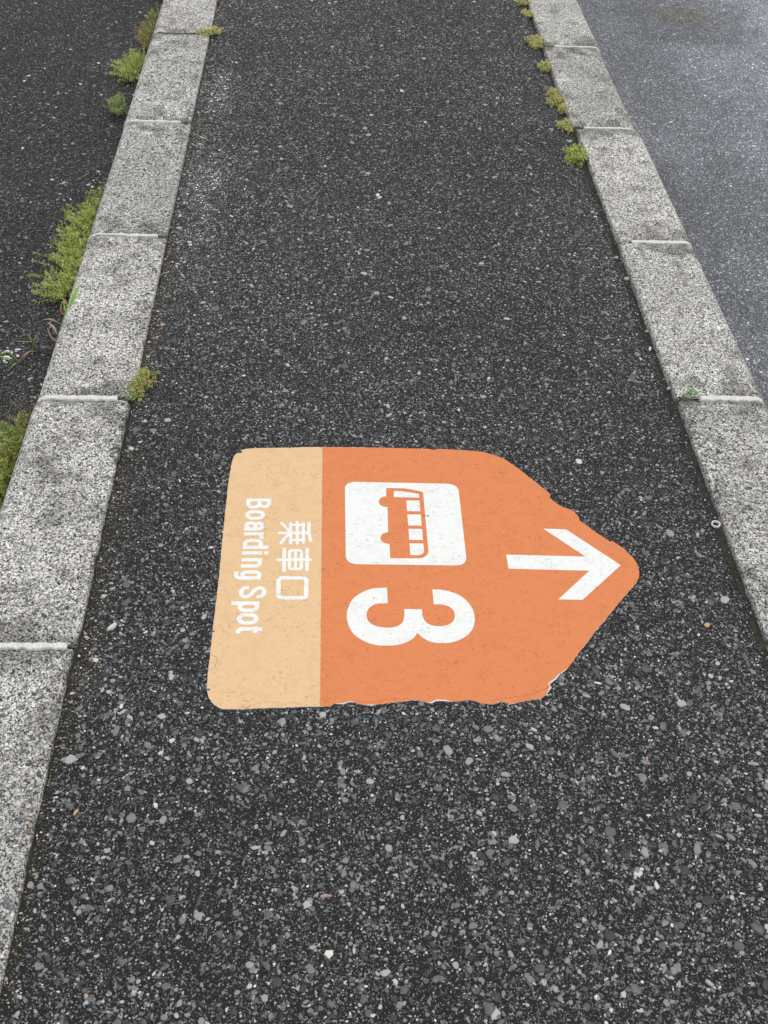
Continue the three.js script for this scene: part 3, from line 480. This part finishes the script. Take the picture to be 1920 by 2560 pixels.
  for (const [ch, v] of [['B', 422.4], ['o', 393.8], ['a', 367.4], ['r', 342.1], ['d', 327.2], ['i', 300.2], ['n', 284.2], ['g', 257.8], ['S', 224.6], ['p', 193], ['o', 169.4], ['t', 144.2]])
    mesh('letter', printed(strokes(glyph[ch].map(s => ({ ...s, pts: s.pts.map(([x, y]) => [-127.2 + y, v - x]) })), false), lay[2], lay[3]), WHITE, sign);
  const K = (pts, w, closed, r) => ({ pts: r ? rounded(pts, r, closed) : pts, w: w * 1.08, closed });
  const chars = [
    [K([[-21.8, 364], [-21.8, 342], [-18.6, 324]], 5.2), K([[-31, 363.5], [-30.2, 319.5]], 4.9), K([[-41.2, 366], [-40, 317.5]], 5), K([[-52, 363.5], [-51, 318]], 4.9), K([[-52, 360], [-31, 360]], 4.6), K([[-51.4, 325], [-30.4, 325]], 4.6), K([[-69.8, 341.4], [-22, 341.6]], 5.2), K([[-53, 345], [-58.9, 353.6], [-66.5, 363.6]], 5.2), K([[-53, 338.4], [-60.6, 329.6], [-66.2, 318.6]], 5.2)],
    [K([[-24, 305], [-23.5, 259.4]], 5.4), K([[-60.6, 305], [-59.5, 257.6]], 5.6), K([[-52, 302], [-33, 302], [-32.6, 261], [-51.3, 261]], 5, true, 4), K([[-42.6, 302], [-42, 261]], 4.6), K([[-69.8, 281.3], [-18.8, 281.4]], 5.2)],
    [K([[-67.6, 242], [-24.4, 242.2], [-23.8, 200.6], [-66.6, 200.6]], 6.4, true, 6)]];
  for (const c of chars) mesh('character', printed(strokes(c, true), lay[2], lay[3]), WHITE, sign);
}
console.log('sign');

// ------------------------------------------------------------------ weeds
const leafMat = new THREE.MeshPhysicalMaterial({ color: 0xffffff, vertexColors: true, roughness: 0.9, side: THREE.DoubleSide, transmission: 0.4, thickness: 0 });
const stemMat = new THREE.MeshStandardMaterial({ color: 0xffffff, vertexColors: true, roughness: 0.9, side: THREE.DoubleSide });
class Soup {
  constructor() { this.P = []; this.C = []; }
  tri(a, b, c, col) { this.P.push(a.x, a.y, a.z, b.x, b.y, b.z, c.x, c.y, c.z); for (let i = 0; i < 3; i++) this.C.push(...col); }
  leaf(p, d, len, w, col, R) { // a narrow pointed leaf, folded along its midrib
    const s = new THREE.Vector3((R() - 0.5) * 1.1, 0.8, (R() - 0.5) * 1.1).cross(d).normalize().multiplyScalar(w / 2), m = p.clone().addScaledVector(d, len * 0.45), t = p.clone().addScaledVector(d, len), a = m.clone().add(s), b = m.clone().sub(s);
    m.addScaledVector(new THREE.Vector3().crossVectors(d, s).normalize(), w * 0.25); t.y -= len * 0.12 * R();
    this.tri(p, a, m, col); this.tri(a, t, m, col); this.tri(p, m, b, col); this.tri(m, t, b, col);
  }
  tube(pts, r, col) { for (let i = 0; i < pts.length - 1; i++) { const a = pts[i], b = pts[i + 1], d = b.clone().sub(a), u = new THREE.Vector3(0.3, 1, 0.2).cross(d).normalize().multiplyScalar(r), v = u.clone().cross(d).normalize().multiplyScalar(r), k = [0, 1, 2].map(q => u.clone().multiplyScalar(Math.cos(q * 2.094)).addScaledVector(v, Math.sin(q * 2.094))); for (let q = 0; q < 3; q++) { const s = k[q], t = k[(q + 1) % 3]; this.tri(a.clone().add(s), b.clone().add(s), a.clone().add(t), col); this.tri(a.clone().add(t), b.clone().add(s), b.clone().add(t), col); } } }
  ribbon(pts, ws, cols) { // a grass blade: V-folded ribbon
    const curve = new THREE.CatmullRomCurve3(pts.map(p => new THREE.Vector3(...p))), n = 18; let last = null;
    for (let i = 0; i <= n; i++) {
      const t = i / n, p = curve.getPoint(t), d = curve.getTangent(t), f = t * (ws.length - 1), k = Math.min(ws.length - 2, Math.floor(f)), w = ws[k] + (ws[k + 1] - ws[k]) * (f - k), s = new THREE.Vector3(0, 1, 0.15).cross(d).normalize().multiplyScalar(w / 2), nn = new THREE.Vector3().crossVectors(s, d).normalize();
      const row = [p.clone().add(s), p.clone().addScaledVector(nn, w * 0.14), p.clone().sub(s)], cf = t * (cols.length - 1), ck = Math.min(cols.length - 2, Math.floor(cf)), col = cols[ck].map((c, b) => c + (cols[ck + 1][b] - c) * (cf - ck));
      if (last) for (let q = 0; q < 2; q++) { this.tri(last[q], row[q], last[q + 1], col); this.tri(last[q + 1], row[q], row[q + 1], col); }
      last = row;
    }
  }
  build(name, mat, parent) { if (!this.P.length) return; const g = new THREE.BufferGeometry(); g.setAttribute('position', new THREE.Float32BufferAttribute(this.P, 3)); g.setAttribute('color', new THREE.Float32BufferAttribute(this.C, 3)); g.computeVertexNormals(); return mesh(name, g, mat, parent); }
}
const GREENS = [[0.64, 0.71, 0.19], [0.7, 0.76, 0.26], [0.54, 0.64, 0.15], [0.76, 0.79, 0.31], [0.42, 0.54, 0.11]], YELLOWS = [[0.74, 0.74, 0.3], [0.66, 0.69, 0.26], [0.8, 0.78, 0.38], [0.56, 0.62, 0.2], [0.74, 0.65, 0.32]];
function weed(spots, label, opts) {       // spots: [x, z, radius, height, stems]
  const [cx, cz] = spots[0], g = thing(opts.name ?? 'weed_tuft', label, 'weed', opts.group); g.position.set(cx, opts.y, cz);
  const R = rng(opts.seed), leaves = new Soup(), stems = new Soup(), pal = opts.pal ?? GREENS;
  for (const [sx, sz, rad, ht, n] of spots) for (let k = 0; k < n; k++) {
    const a = opts.dir === undefined ? R() * 6.283 : opts.dir + (R() - 0.5) * (opts.fan ?? 3.4), reach = rad * Math.pow(R(), 0.6), h = ht * (0.45 + 0.6 * R()) * (1 - 0.45 * reach / rad);
    const b = new THREE.Vector3(sx - cx + (R() - 0.5) * rad * 0.55, 0, sz - cz + (R() - 0.5) * rad * 0.8), e = new THREE.Vector3(b.x + Math.cos(a) * reach, h, b.z + Math.sin(a) * reach), m = b.clone().lerp(e, 0.5); m.y = h * (0.62 + 0.2 * R()); m.x += (R() - 0.5) * 0.01; m.z += (R() - 0.5) * 0.01;
    const cv = new THREE.QuadraticBezierCurve3(b, m, e), len = cv.getLength(), c0 = pal[Math.floor(R() * pal.length)];
    stems.tube(cv.getPoints(4), 0.00045 + 0.0002 * R(), R() < (opts.red ?? 0.25) ? [0.16, 0.075, 0.035] : [0.17, 0.19, 0.05]);
    const nodes = Math.max(4, Math.round(len / (opts.node ?? 0.0045)));
    for (let q = 1; q <= nodes; q++) { const t = 0.25 + 0.75 * q / nodes, p = cv.getPoint(t), tg = cv.getTangent(t), whorl = q === nodes ? 5 : 2; for (let l = 0; l < whorl; l++) { const d = new THREE.Vector3(R() - 0.5, R() - 0.35, R() - 0.5).normalize().multiplyScalar(1.0).addScaledVector(tg, 0.35).normalize(), v = 0.75 + 0.5 * R(), c = c0.map(x => x * v); leaves.leaf(p, d, (opts.leaf ?? 0.008) * (0.6 + 0.7 * R()), (opts.width ?? 0.0018) * (0.8 + 0.5 * R()), c, R); } }
  }
  stems.build('stem', stemMat, g); leaves.build('foliage', leafMat, g); return g;
}
const lGroup = 'weeds growing along the foot of the left kerb', rGroup = 'weed tufts in the seam by the right kerb', FOOT = L_IN - KW - 0.03;
weed([[FOOT - 0.004, -2.08, 0.07, 0.062, 50], [FOOT - 0.008, -2.14, 0.082, 0.056, 54], [FOOT - 0.014, -2.21, 0.074, 0.056, 50], [FOOT - 0.01, -2.28, 0.07, 0.056, 48], [FOOT - 0.014, -2.36, 0.078, 0.055, 48], [FOOT - 0.01, -2.43, 0.05, 0.06, 26], [FOOT + 0.002, -2.48, 0.032, 0.065, 18]], 'largest bright green weed, spreading long beside the left kerb', { y: L_ROAD, seed: 1001, group: lGroup, dir: Math.PI, fan: 4.2, name: 'spreading_weed' });
weed([[FOOT - 0.02, -3.02, 0.045, 0.065, 26]], 'small sparse dull green weed alone below the left kerb joint', { y: L_ROAD, seed: 1002, group: lGroup, dir: Math.PI, leaf: 0.013, width: 0.0026, pal: [[0.4, 0.5, 0.2], [0.5, 0.6, 0.26], [0.32, 0.42, 0.14]] });
weed([[FOOT - 0.012, -3.28, 0.075, 0.07, 70], [FOOT - 0.006, -3.36, 0.055, 0.07, 40]], 'round yellow green weed bulging from the far left kerb', { y: L_ROAD, seed: 1003, group: lGroup, dir: Math.PI, fan: 4 });
weed([[FOOT - 0.002, -3.5, 0.045, 0.075, 34], [FOOT, -3.6, 0.05, 0.07, 34], [FOOT, -3.7, 0.045, 0.07, 26]], 'narrow straggling reddish green weed farthest along the left kerb', { y: L_ROAD, seed: 1004, group: lGroup, dir: Math.PI, red: 0.6, pal: [[0.54, 0.58, 0.2], [0.58, 0.54, 0.2], [0.42, 0.48, 0.14], [0.5, 0.36, 0.16]] });
weed([[FOOT - 0.004, -3.98, 0.04, 0.07, 30]], 'brownish green weed at the top edge left of the left kerb', { y: L_ROAD, seed: 1005, group: lGroup, dir: Math.PI, red: 0.6, pal: [[0.3, 0.26, 0.08], [0.3, 0.22, 0.1], [0.24, 0.25, 0.06]] });
weed([[FOOT - 0.004, -1.42, 0.055, 0.075, 70], [FOOT - 0.008, -1.5, 0.065, 0.075, 70], [FOOT - 0.002, -1.57, 0.05, 0.07, 40], [FOOT, -1.35, 0.05, 0.07, 50]], 'mid green leafy weed at the left picture edge beside the nearest kerb blocks', { y: L_ROAD, seed: 1006, group: lGroup, dir: Math.PI, fan: 4, leaf: 0.009, width: 0.0028, node: 0.006, pal: [[0.36, 0.46, 0.09], [0.44, 0.54, 0.13], [0.26, 0.36, 0.07], [0.5, 0.46, 0.15]] });
weed([[L_IN + 0.012, -1.63, 0.024, 0.024, 46], [L_IN + 0.018, -1.655, 0.022, 0.02, 30], [L_IN + 0.012, -1.6, 0.02, 0.02, 26]], 'small reddish yellow weed on the footpath side of the left kerb', { y: -0.002, seed: 1007, red: 0.7, leaf: 0.005, node: 0.0035, pal: [[0.58, 0.7, 0.2], [0.66, 0.68, 0.24], [0.48, 0.6, 0.15], [0.64, 0.46, 0.22]] });
weed([[L_IN - 0.002, -3.378, 0.03, 0.025, 34], [L_IN + 0.018, -3.38, 0.026, 0.022, 26], [L_IN - 0.035, -3.377, 0.018, 0.016, 16]], 'yellow green weed sprouting across the far left kerb joint', { y: 0.002, seed: 1008, leaf: 0.006, node: 0.004, pal: YELLOWS });
[[0.648, -3.735, 0.03, 'topmost'], [0.652, -3.625, 0.022, 'second from the top, very small'], [0.648, -3.37, 0.036, 'third from the top, round'], [0.648, -3.19, 0.026, 'fourth from the top, small'], [0.642, -2.93, 0.036, 'fifth from the top, long and brownish'], [0.644, -2.785, 0.028, 'sixth from the top, flat beside a joint'], [0.644, -2.605, 0.038, 'nearest and greenest']].forEach(([x, z, r, which], i) => {
  const spots = i === 4 ? [[x - 0.004, z - 0.05, r * 0.75, 0.03, 44], [x, z, r * 0.8, 0.03, 50], [x + 0.006, z + 0.045, r * 0.55, 0.025, 26]] : [[x, z, r, r * 0.95, Math.round(2100 * r)], [x - r * 0.2, z + r * 0.5, r * 0.7, r * 0.7, Math.round(900 * r)]];
  weed(spots, `${which} weed tuft in the right kerb seam`, { y: -0.003, seed: 1100 + i, group: rGroup, leaf: 0.0065, node: 0.004, pal: i === 6 ? GREENS : YELLOWS, dir: Math.PI, fan: 4.6, red: i === 4 ? 0.6 : 0.2 });
});
// broad leaved seedlings in the right kerb's joints
function seedling(x, y, z, s, seed, label) {
  const g = thing('seedling', label, 'seedling', 'seedlings in the joints of the right kerb'); g.position.set(x, y, z);
  const R = rng(seed);
  for (let k = 0; k < 7; k++) {
    const so = new Soup(), a = k * 0.9 + R() * 0.5, len = s * (0.55 + 0.45 * R()), up = 0.35 + 0.3 * R(), d = new THREE.Vector3(Math.cos(a), up, Math.sin(a)).normalize(), p0 = new THREE.Vector3(), p1 = d.clone().multiplyScalar(len * 0.5);
    so.tube([p0, p1], 0.0005, [0.2, 0.26, 0.1]);
    const side = new THREE.Vector3(0, 1, 0).cross(d).normalize(), c = [0.24 + 0.1 * R(), 0.36 + 0.1 * R(), 0.16];
    for (const f of [-0.75, 0, 0.75]) { const ld = d.clone().addScaledVector(side, f).normalize(), tip = p1.clone().addScaledVector(ld, len * 0.55), sw = side.clone().multiplyScalar(len * 0.17), m = p1.clone().addScaledVector(ld, len * 0.36), l = m.clone().add(sw), r = m.clone().sub(sw); so.tri(p1, l, tip, c); so.tri(p1, tip, r, c); }
    so.build('leaf', leafMat, g);
  }
}
seedling(0.6745, -0.001, -2.189, 0.02, 1201, 'tiny pale green seedling in the mossy seam by the second visible right joint');
seedling(0.697, 0.004, -1.606, 0.02, 1202, 'tiny pale green seedling inside the gaping nearest right kerb joint');
// two grass plants below the left kerb
const GB = [0.3, 0.5, 0.08], GD = [0.16, 0.28, 0.06], DRY = [0.44, 0.3, 0.16], RED = [0.36, 0.13, 0.1], STR = [0.4, 0.36, 0.16];
{
  const g = thing('grass_plant', 'grass plant with one broad bright blade leaning over the left kerb', 'grass plant'); g.position.set(-0.565, L_ROAD, -1.875);
  const rel = p => [p[0] + 0.565, p[1] - L_ROAD, p[2] + 1.875], blade = (pts, ws, cols, name = 'blade') => { const s = new Soup(); s.ribbon(pts.map(rel), ws, cols); s.build(name, leafMat, g); };
  blade([[-0.566, -0.1, -1.873], [-0.558, -0.06, -1.855], [-0.546, -0.03, -1.841], [-0.533, 0, -1.83], [-0.519, 0.03, -1.818], [-0.509, 0.045, -1.816]], [0.0022, 0.0024, 0.0022, 0.0018], [[0.24, 0.2, 0.08], GD, GD], 'stalk');
  blade([[-0.509, 0.045, -1.816], [-0.499, 0.06, -1.834], [-0.491, 0.07, -1.865]], [0.004, 0.0095, 0.009, 0.0055, 0.0008], [GB, GB, [0.34, 0.56, 0.1]]);
  blade([[-0.52, 0.025, -1.822], [-0.526, 0.035, -1.823], [-0.525, 0.047, -1.836]], [0.003, 0.006, 0.006, 0.003, 0.001], [RED, RED, STR]);
  blade([[-0.52, 0.025, -1.822], [-0.516, 0.04, -1.815], [-0.52, 0.052, -1.831]], [0.003, 0.006, 0.0055, 0.003, 0.001], [GB, GB, [0.3, 0.42, 0.1]]);
  blade([[-0.533, 0, -1.828], [-0.549, 0.01, -1.829], [-0.567, 0, -1.844], [-0.595, -0.03, -1.875]], [0.002, 0.004, 0.0045, 0.003, 0.0008], [GD, STR, [0.46, 0.26, 0.16], DRY]);
  blade([[-0.548, -0.03, -1.837], [-0.559, -0.03, -1.861], [-0.583, -0.05, -1.907]], [0.0025, 0.0055, 0.005, 0.001], [DRY, [0.5, 0.38, 0.2], DRY]);
  blade([[-0.558, -0.06, -1.853], [-0.576, -0.07, -1.886], [-0.596, -0.085, -1.939]], [0.002, 0.004, 0.003, 0.0008], [DRY, [0.3, 0.2, 0.12], DRY]);
  const h = thing('grass_plant', 'low splayed grass plant by the white paint splash at left', 'grass plant'); h.position.set(-0.607, L_ROAD, -1.87);
  const b2 = (pts, ws, cols) => { const s = new Soup(); s.ribbon(pts.map(p => [p[0] + 0.607, p[1] - L_ROAD, p[2] + 1.87]), ws, cols); s.build('blade', leafMat, h); };
  const root = [-0.607, -0.1, -1.872];
  b2([root, [-0.606, -0.06, -1.85], [-0.619, -0.05, -1.837], [-0.641, -0.05, -1.841]], [0.002, 0.003, 0.0028, 0.0016, 0.0006], [GD, GB, [0.36, 0.46, 0.12]]);
  b2([root, [-0.606, -0.06, -1.85], [-0.609, -0.05, -1.854], [-0.616, -0.045, -1.861]], [0.002, 0.0026, 0.002, 0.0006], [GD, GB, GB]);
  b2([root, [-0.602, -0.06, -1.85], [-0.597, -0.05, -1.856], [-0.59, -0.045, -1.868]], [0.002, 0.0026, 0.002, 0.0006], [GD, GB, GB]);
  b2([root, [-0.59, -0.08, -1.862], [-0.57, -0.08, -1.857]], [0.002, 0.003, 0.0022, 0.0008], [DRY, [0.5, 0.36, 0.24], DRY]);
  b2([root, [-0.617, -0.09, -1.859], [-0.621, -0.08, -1.833], [-0.633, -0.09, -1.827]], [0.002, 0.0045, 0.004, 0.001], [DRY, [0.52, 0.38, 0.22], DRY]);
  b2([root, [-0.617, -0.09, -1.859], [-0.625, -0.09, -1.831], [-0.636, -0.092, -1.821]], [0.0016, 0.0018, 0.0016, 0.0012], [DRY, [0.34, 0.2, 0.14], DRY]);
  b2([[-0.634, -0.092, -1.822], [-0.639, -0.06, -1.789], [-0.654, -0.05, -1.787]], [0.003, 0.0055, 0.005, 0.002], [GD, GB, [0.36, 0.56, 0.14]]);
  b2([[-0.634, -0.092, -1.822], [-0.633, -0.075, -1.794], [-0.64, -0.08, -1.787]], [0.003, 0.006, 0.004, 0.001], [GD, GB, GB]);
  b2([[-0.632, -0.092, -1.824], [-0.648, -0.06, -1.815], [-0.663, -0.06, -1.805]], [0.003, 0.0045, 0.004, 0.001], [GB, GB, [0.4, 0.6, 0.16]]);
}
{ // withered stalks by the kerb
  const R = rng(1301), g = thing('withered_stalks', 'thin withered brown stalks behind the left kerb near its mortared joint', 'dead plant'); g.position.set(FOOT + 0.01, L_ROAD, -1.61);
  const s = new Soup(); for (let k = 0; k < 13; k++) { const a = Math.PI + (R() - 0.5) * 2.6, l = 0.02 + 0.045 * R(), h = 0.03 + 0.06 * R(), b = new THREE.Vector3((R() - 0.5) * 0.02, 0, (R() - 0.5) * 0.08); s.tube([b, b.clone().add(new THREE.Vector3(Math.cos(a) * l * 0.5, h, Math.sin(a) * l * 0.5)), b.clone().add(new THREE.Vector3(Math.cos(a) * l, h * (0.5 + 0.6 * R()), Math.sin(a) * l))], 0.0004 + 0.0003 * R(), R() < 0.6 ? [0.12, 0.09, 0.06] : [0.32, 0.25, 0.15]); }
  s.build('stalk', stemMat, g);
}

// ------------------------------------------------------------------ small litter
const plain = (r, g, b, rough = 0.8) => new THREE.MeshStandardMaterial({ color: new THREE.Color().setRGB(r, g, b), roughness: rough });
{
  const ringPts = [[0.0056, 0], [0.0056, 0.0034], [0.0061, 0.0042], [0.007, 0.0042], [0.0077, 0.0034], [0.0079, 0], [0.0056, 0]].map(p => new THREE.Vector2(...p));
  const r = one('plastic_ring', new THREE.LatheGeometry(ringPts, 40), plain(0.78, 0.79, 0.78, 0.5), 'small white plastic ring lying by the right kerb seam', 'ring'); r.position.set(0.655, 0.0002, -1.262); r.rotation.z = 0.06;
}
function pebble(x, y, z, d, ex, ang, col, label, name = 'pebble', shape = 0) {
  const m = one(name, stoneShapes[shape], plain(...col), label, name === 'pebble' ? 'pebble' : 'chip', 'loose pebbles and chips on the asphalt'); m.position.set(x, y + d * 0.2, z); m.rotation.y = ang; m.scale.set(d * 0.95, d * 0.55, d * 0.95 * ex);
}
pebble(-0.3173, 0, -1.0407, 0.024, 0.5, 0.85, [0.62, 0.6, 0.55], 'long pale pebble beside the left kerb above its nearest joint', 'pebble', 3);
pebble(-0.3191, 0, -0.7344, 0.013, 0.6, 1.2, [0.55, 0.4, 0.2], 'yellowish chip near the left kerb at lower left', 'chip', 1);
pebble(0.4396, 0, -0.8059, 0.011, 0.55, 1.4, [0.62, 0.24, 0.14], 'salmon red chip right below the sign', 'chip', 4);
pebble(0.0058, 0, -0.616, 0.009, 0.8, 0.3, [0.5, 0.22, 0.14], 'small salmon chip near the bottom centre', 'chip', 1);
pebble(0.5839, 0, -1.0428, 0.013, 0.8, 0.5, [0.55, 0.36, 0.22], 'tan pebble right of the arrow tip near the right kerb', 'pebble', 2);
pebble(-0.3313, 0, -1.8296, 0.012, 0.6, 0.2, [0.58, 0.34, 0.24], 'pinkish chip by the left kerb in mid picture', 'chip', 5);
pebble(-0.3268, 0, -2.6348, 0.021, 0.35, -0.2, [0.6, 0.58, 0.5], 'thin pale flake on the dusty patch by the left kerb', 'chip', 6);
pebble(0.6515, -0.001, -2.1195, 0.014, 0.8, 0.9, [0.3, 0.3, 0.29], 'grey pebble in the right seam just below a kerb joint', 'pebble', 7);
pebble(0.657, -0.001, -2.031, 0.017, 0.75, 0.4, [0.36, 0.36, 0.33], 'larger grey pebble against the right kerb', 'pebble', 2);
pebble(0.659, -0.001, -1.8306, 0.011, 0.6, 0.1, [0.5, 0.49, 0.44], 'small whitish pebble against the right kerb', 'pebble', 4);
pebble(0.6608, -0.001, -1.6379, 0.014, 0.6, 0.5, [0.5, 0.48, 0.42], 'pale chip at the corner of the gaping right joint', 'chip', 6);
pebble(0.6523, -0.001, -1.768, 0.015, 0.45, 1.3, [0.62, 0.61, 0.57], 'curved white chip in the right kerb seam', 'chip', 5);
[[-0.713, -2.6242, 0.013], [-0.6806, -2.6082, 0.014], [-0.6053, -2.5898, 0.012], [-0.617, -2.6, 0.012]].forEach(([x, z, d], i) => pebble(x, L_ROAD + 0.001, z, d, 0.8, i, [0.6, 0.58, 0.52], ['leftmost white pebble above the largest weed', 'second white pebble above the largest weed', 'white pebble nearest the kerb above the largest weed', 'third white pebble above the largest weed'][i], 'pebble', i));
pebble(-0.6021, L_ROAD + 0.001, -1.7746, 0.016, 0.35, 0.5, [0.66, 0.65, 0.62], 'white flake on the dark road below the grass plants', 'chip', 6);
{ // twig, bird dropping and paint splash
  const s = new Soup(); s.tube([new THREE.Vector3(-0.015, 0.003, 0.003), new THREE.Vector3(-0.004, 0.004, 0), new THREE.Vector3(0.008, 0.0035, -0.002), new THREE.Vector3(0.016, 0.003, -0.006)], 0.0011, [0.3, 0.12, 0.06]);
  const g = new THREE.BufferGeometry(); g.setAttribute('position', new THREE.Float32BufferAttribute(s.P, 3)); g.setAttribute('color', new THREE.Float32BufferAttribute(s.C, 3)); g.computeVertexNormals();
  const t = one('twig', g, stemMat, 'short reddish brown twig on the footpath at lower left', 'twig'); t.position.set(-0.1795, 0, -0.6078); t.scale.setScalar(0.6);
  function splash(seed, blobs, h) { // flat irregular islands with a raised rim
    const R = rng(seed), parts = [];
    for (const [x, z, rx, rz] of blobs) { const n = 22, pts = []; for (let k = 0; k < n; k++) { const a = k / n * 6.283, q = 0.55 + 0.7 * fbm(Math.cos(a) * 2 + x * 300, Math.sin(a) * 2 + z * 300, seed, 3); pts.push([Math.cos(a) * rx * q, Math.sin(a) * rz * q]); } const P = [], ring = (k, y) => pts.map(p => [x + p[0] * k, y, z + p[1] * k]), A = ring(1, 0), B = ring(0.85, h), c = [x, h * 0.9, z]; for (let k = 0; k < n; k++) { const m = (k + 1) % n; P.push(...A[k], ...B[k], ...A[m], ...A[m], ...B[k], ...B[m], ...B[k], ...c, ...B[m]); } const q = new THREE.BufferGeometry(); q.setAttribute('position', new THREE.Float32BufferAttribute(P, 3)); parts.push(q); R(); }
    const m = mergeGeometries(parts); m.computeVertexNormals(); return m;
  }
  const b = one('bird_dropping', splash(9, [[0, 0, 0.011, 0.009], [0.009, -0.008, 0.005, 0.004], [-0.008, 0.009, 0.003, 0.003]], 0.0022), plain(0.6, 0.6, 0.58), 'small whitish splat on the footpath at lower right', 'splat'); b.position.set(0.3927, 0.0008, -0.6395); b.scale.set(0.62, 0.7, 0.62);
  const PR = rng(1405), flakes = Array.from({ length: 26 }, () => { const a = PR() * 6.283, q = Math.sqrt(PR()); return [Math.cos(a) * q * 0.03, Math.sin(a) * q * 0.034, 0.002 + 0.008 * PR() * PR(), 0.0015 + 0.006 * PR() * PR()]; });
  const p = one('paint_splash', splash(5, flakes, 0.0007), plain(0.74, 0.75, 0.74), 'broken white paint splash on the dark road at the left edge', 'paint'); p.position.set(-0.67, L_ROAD + 0.0012, -1.86);
}
renderer.render(scene, camera);
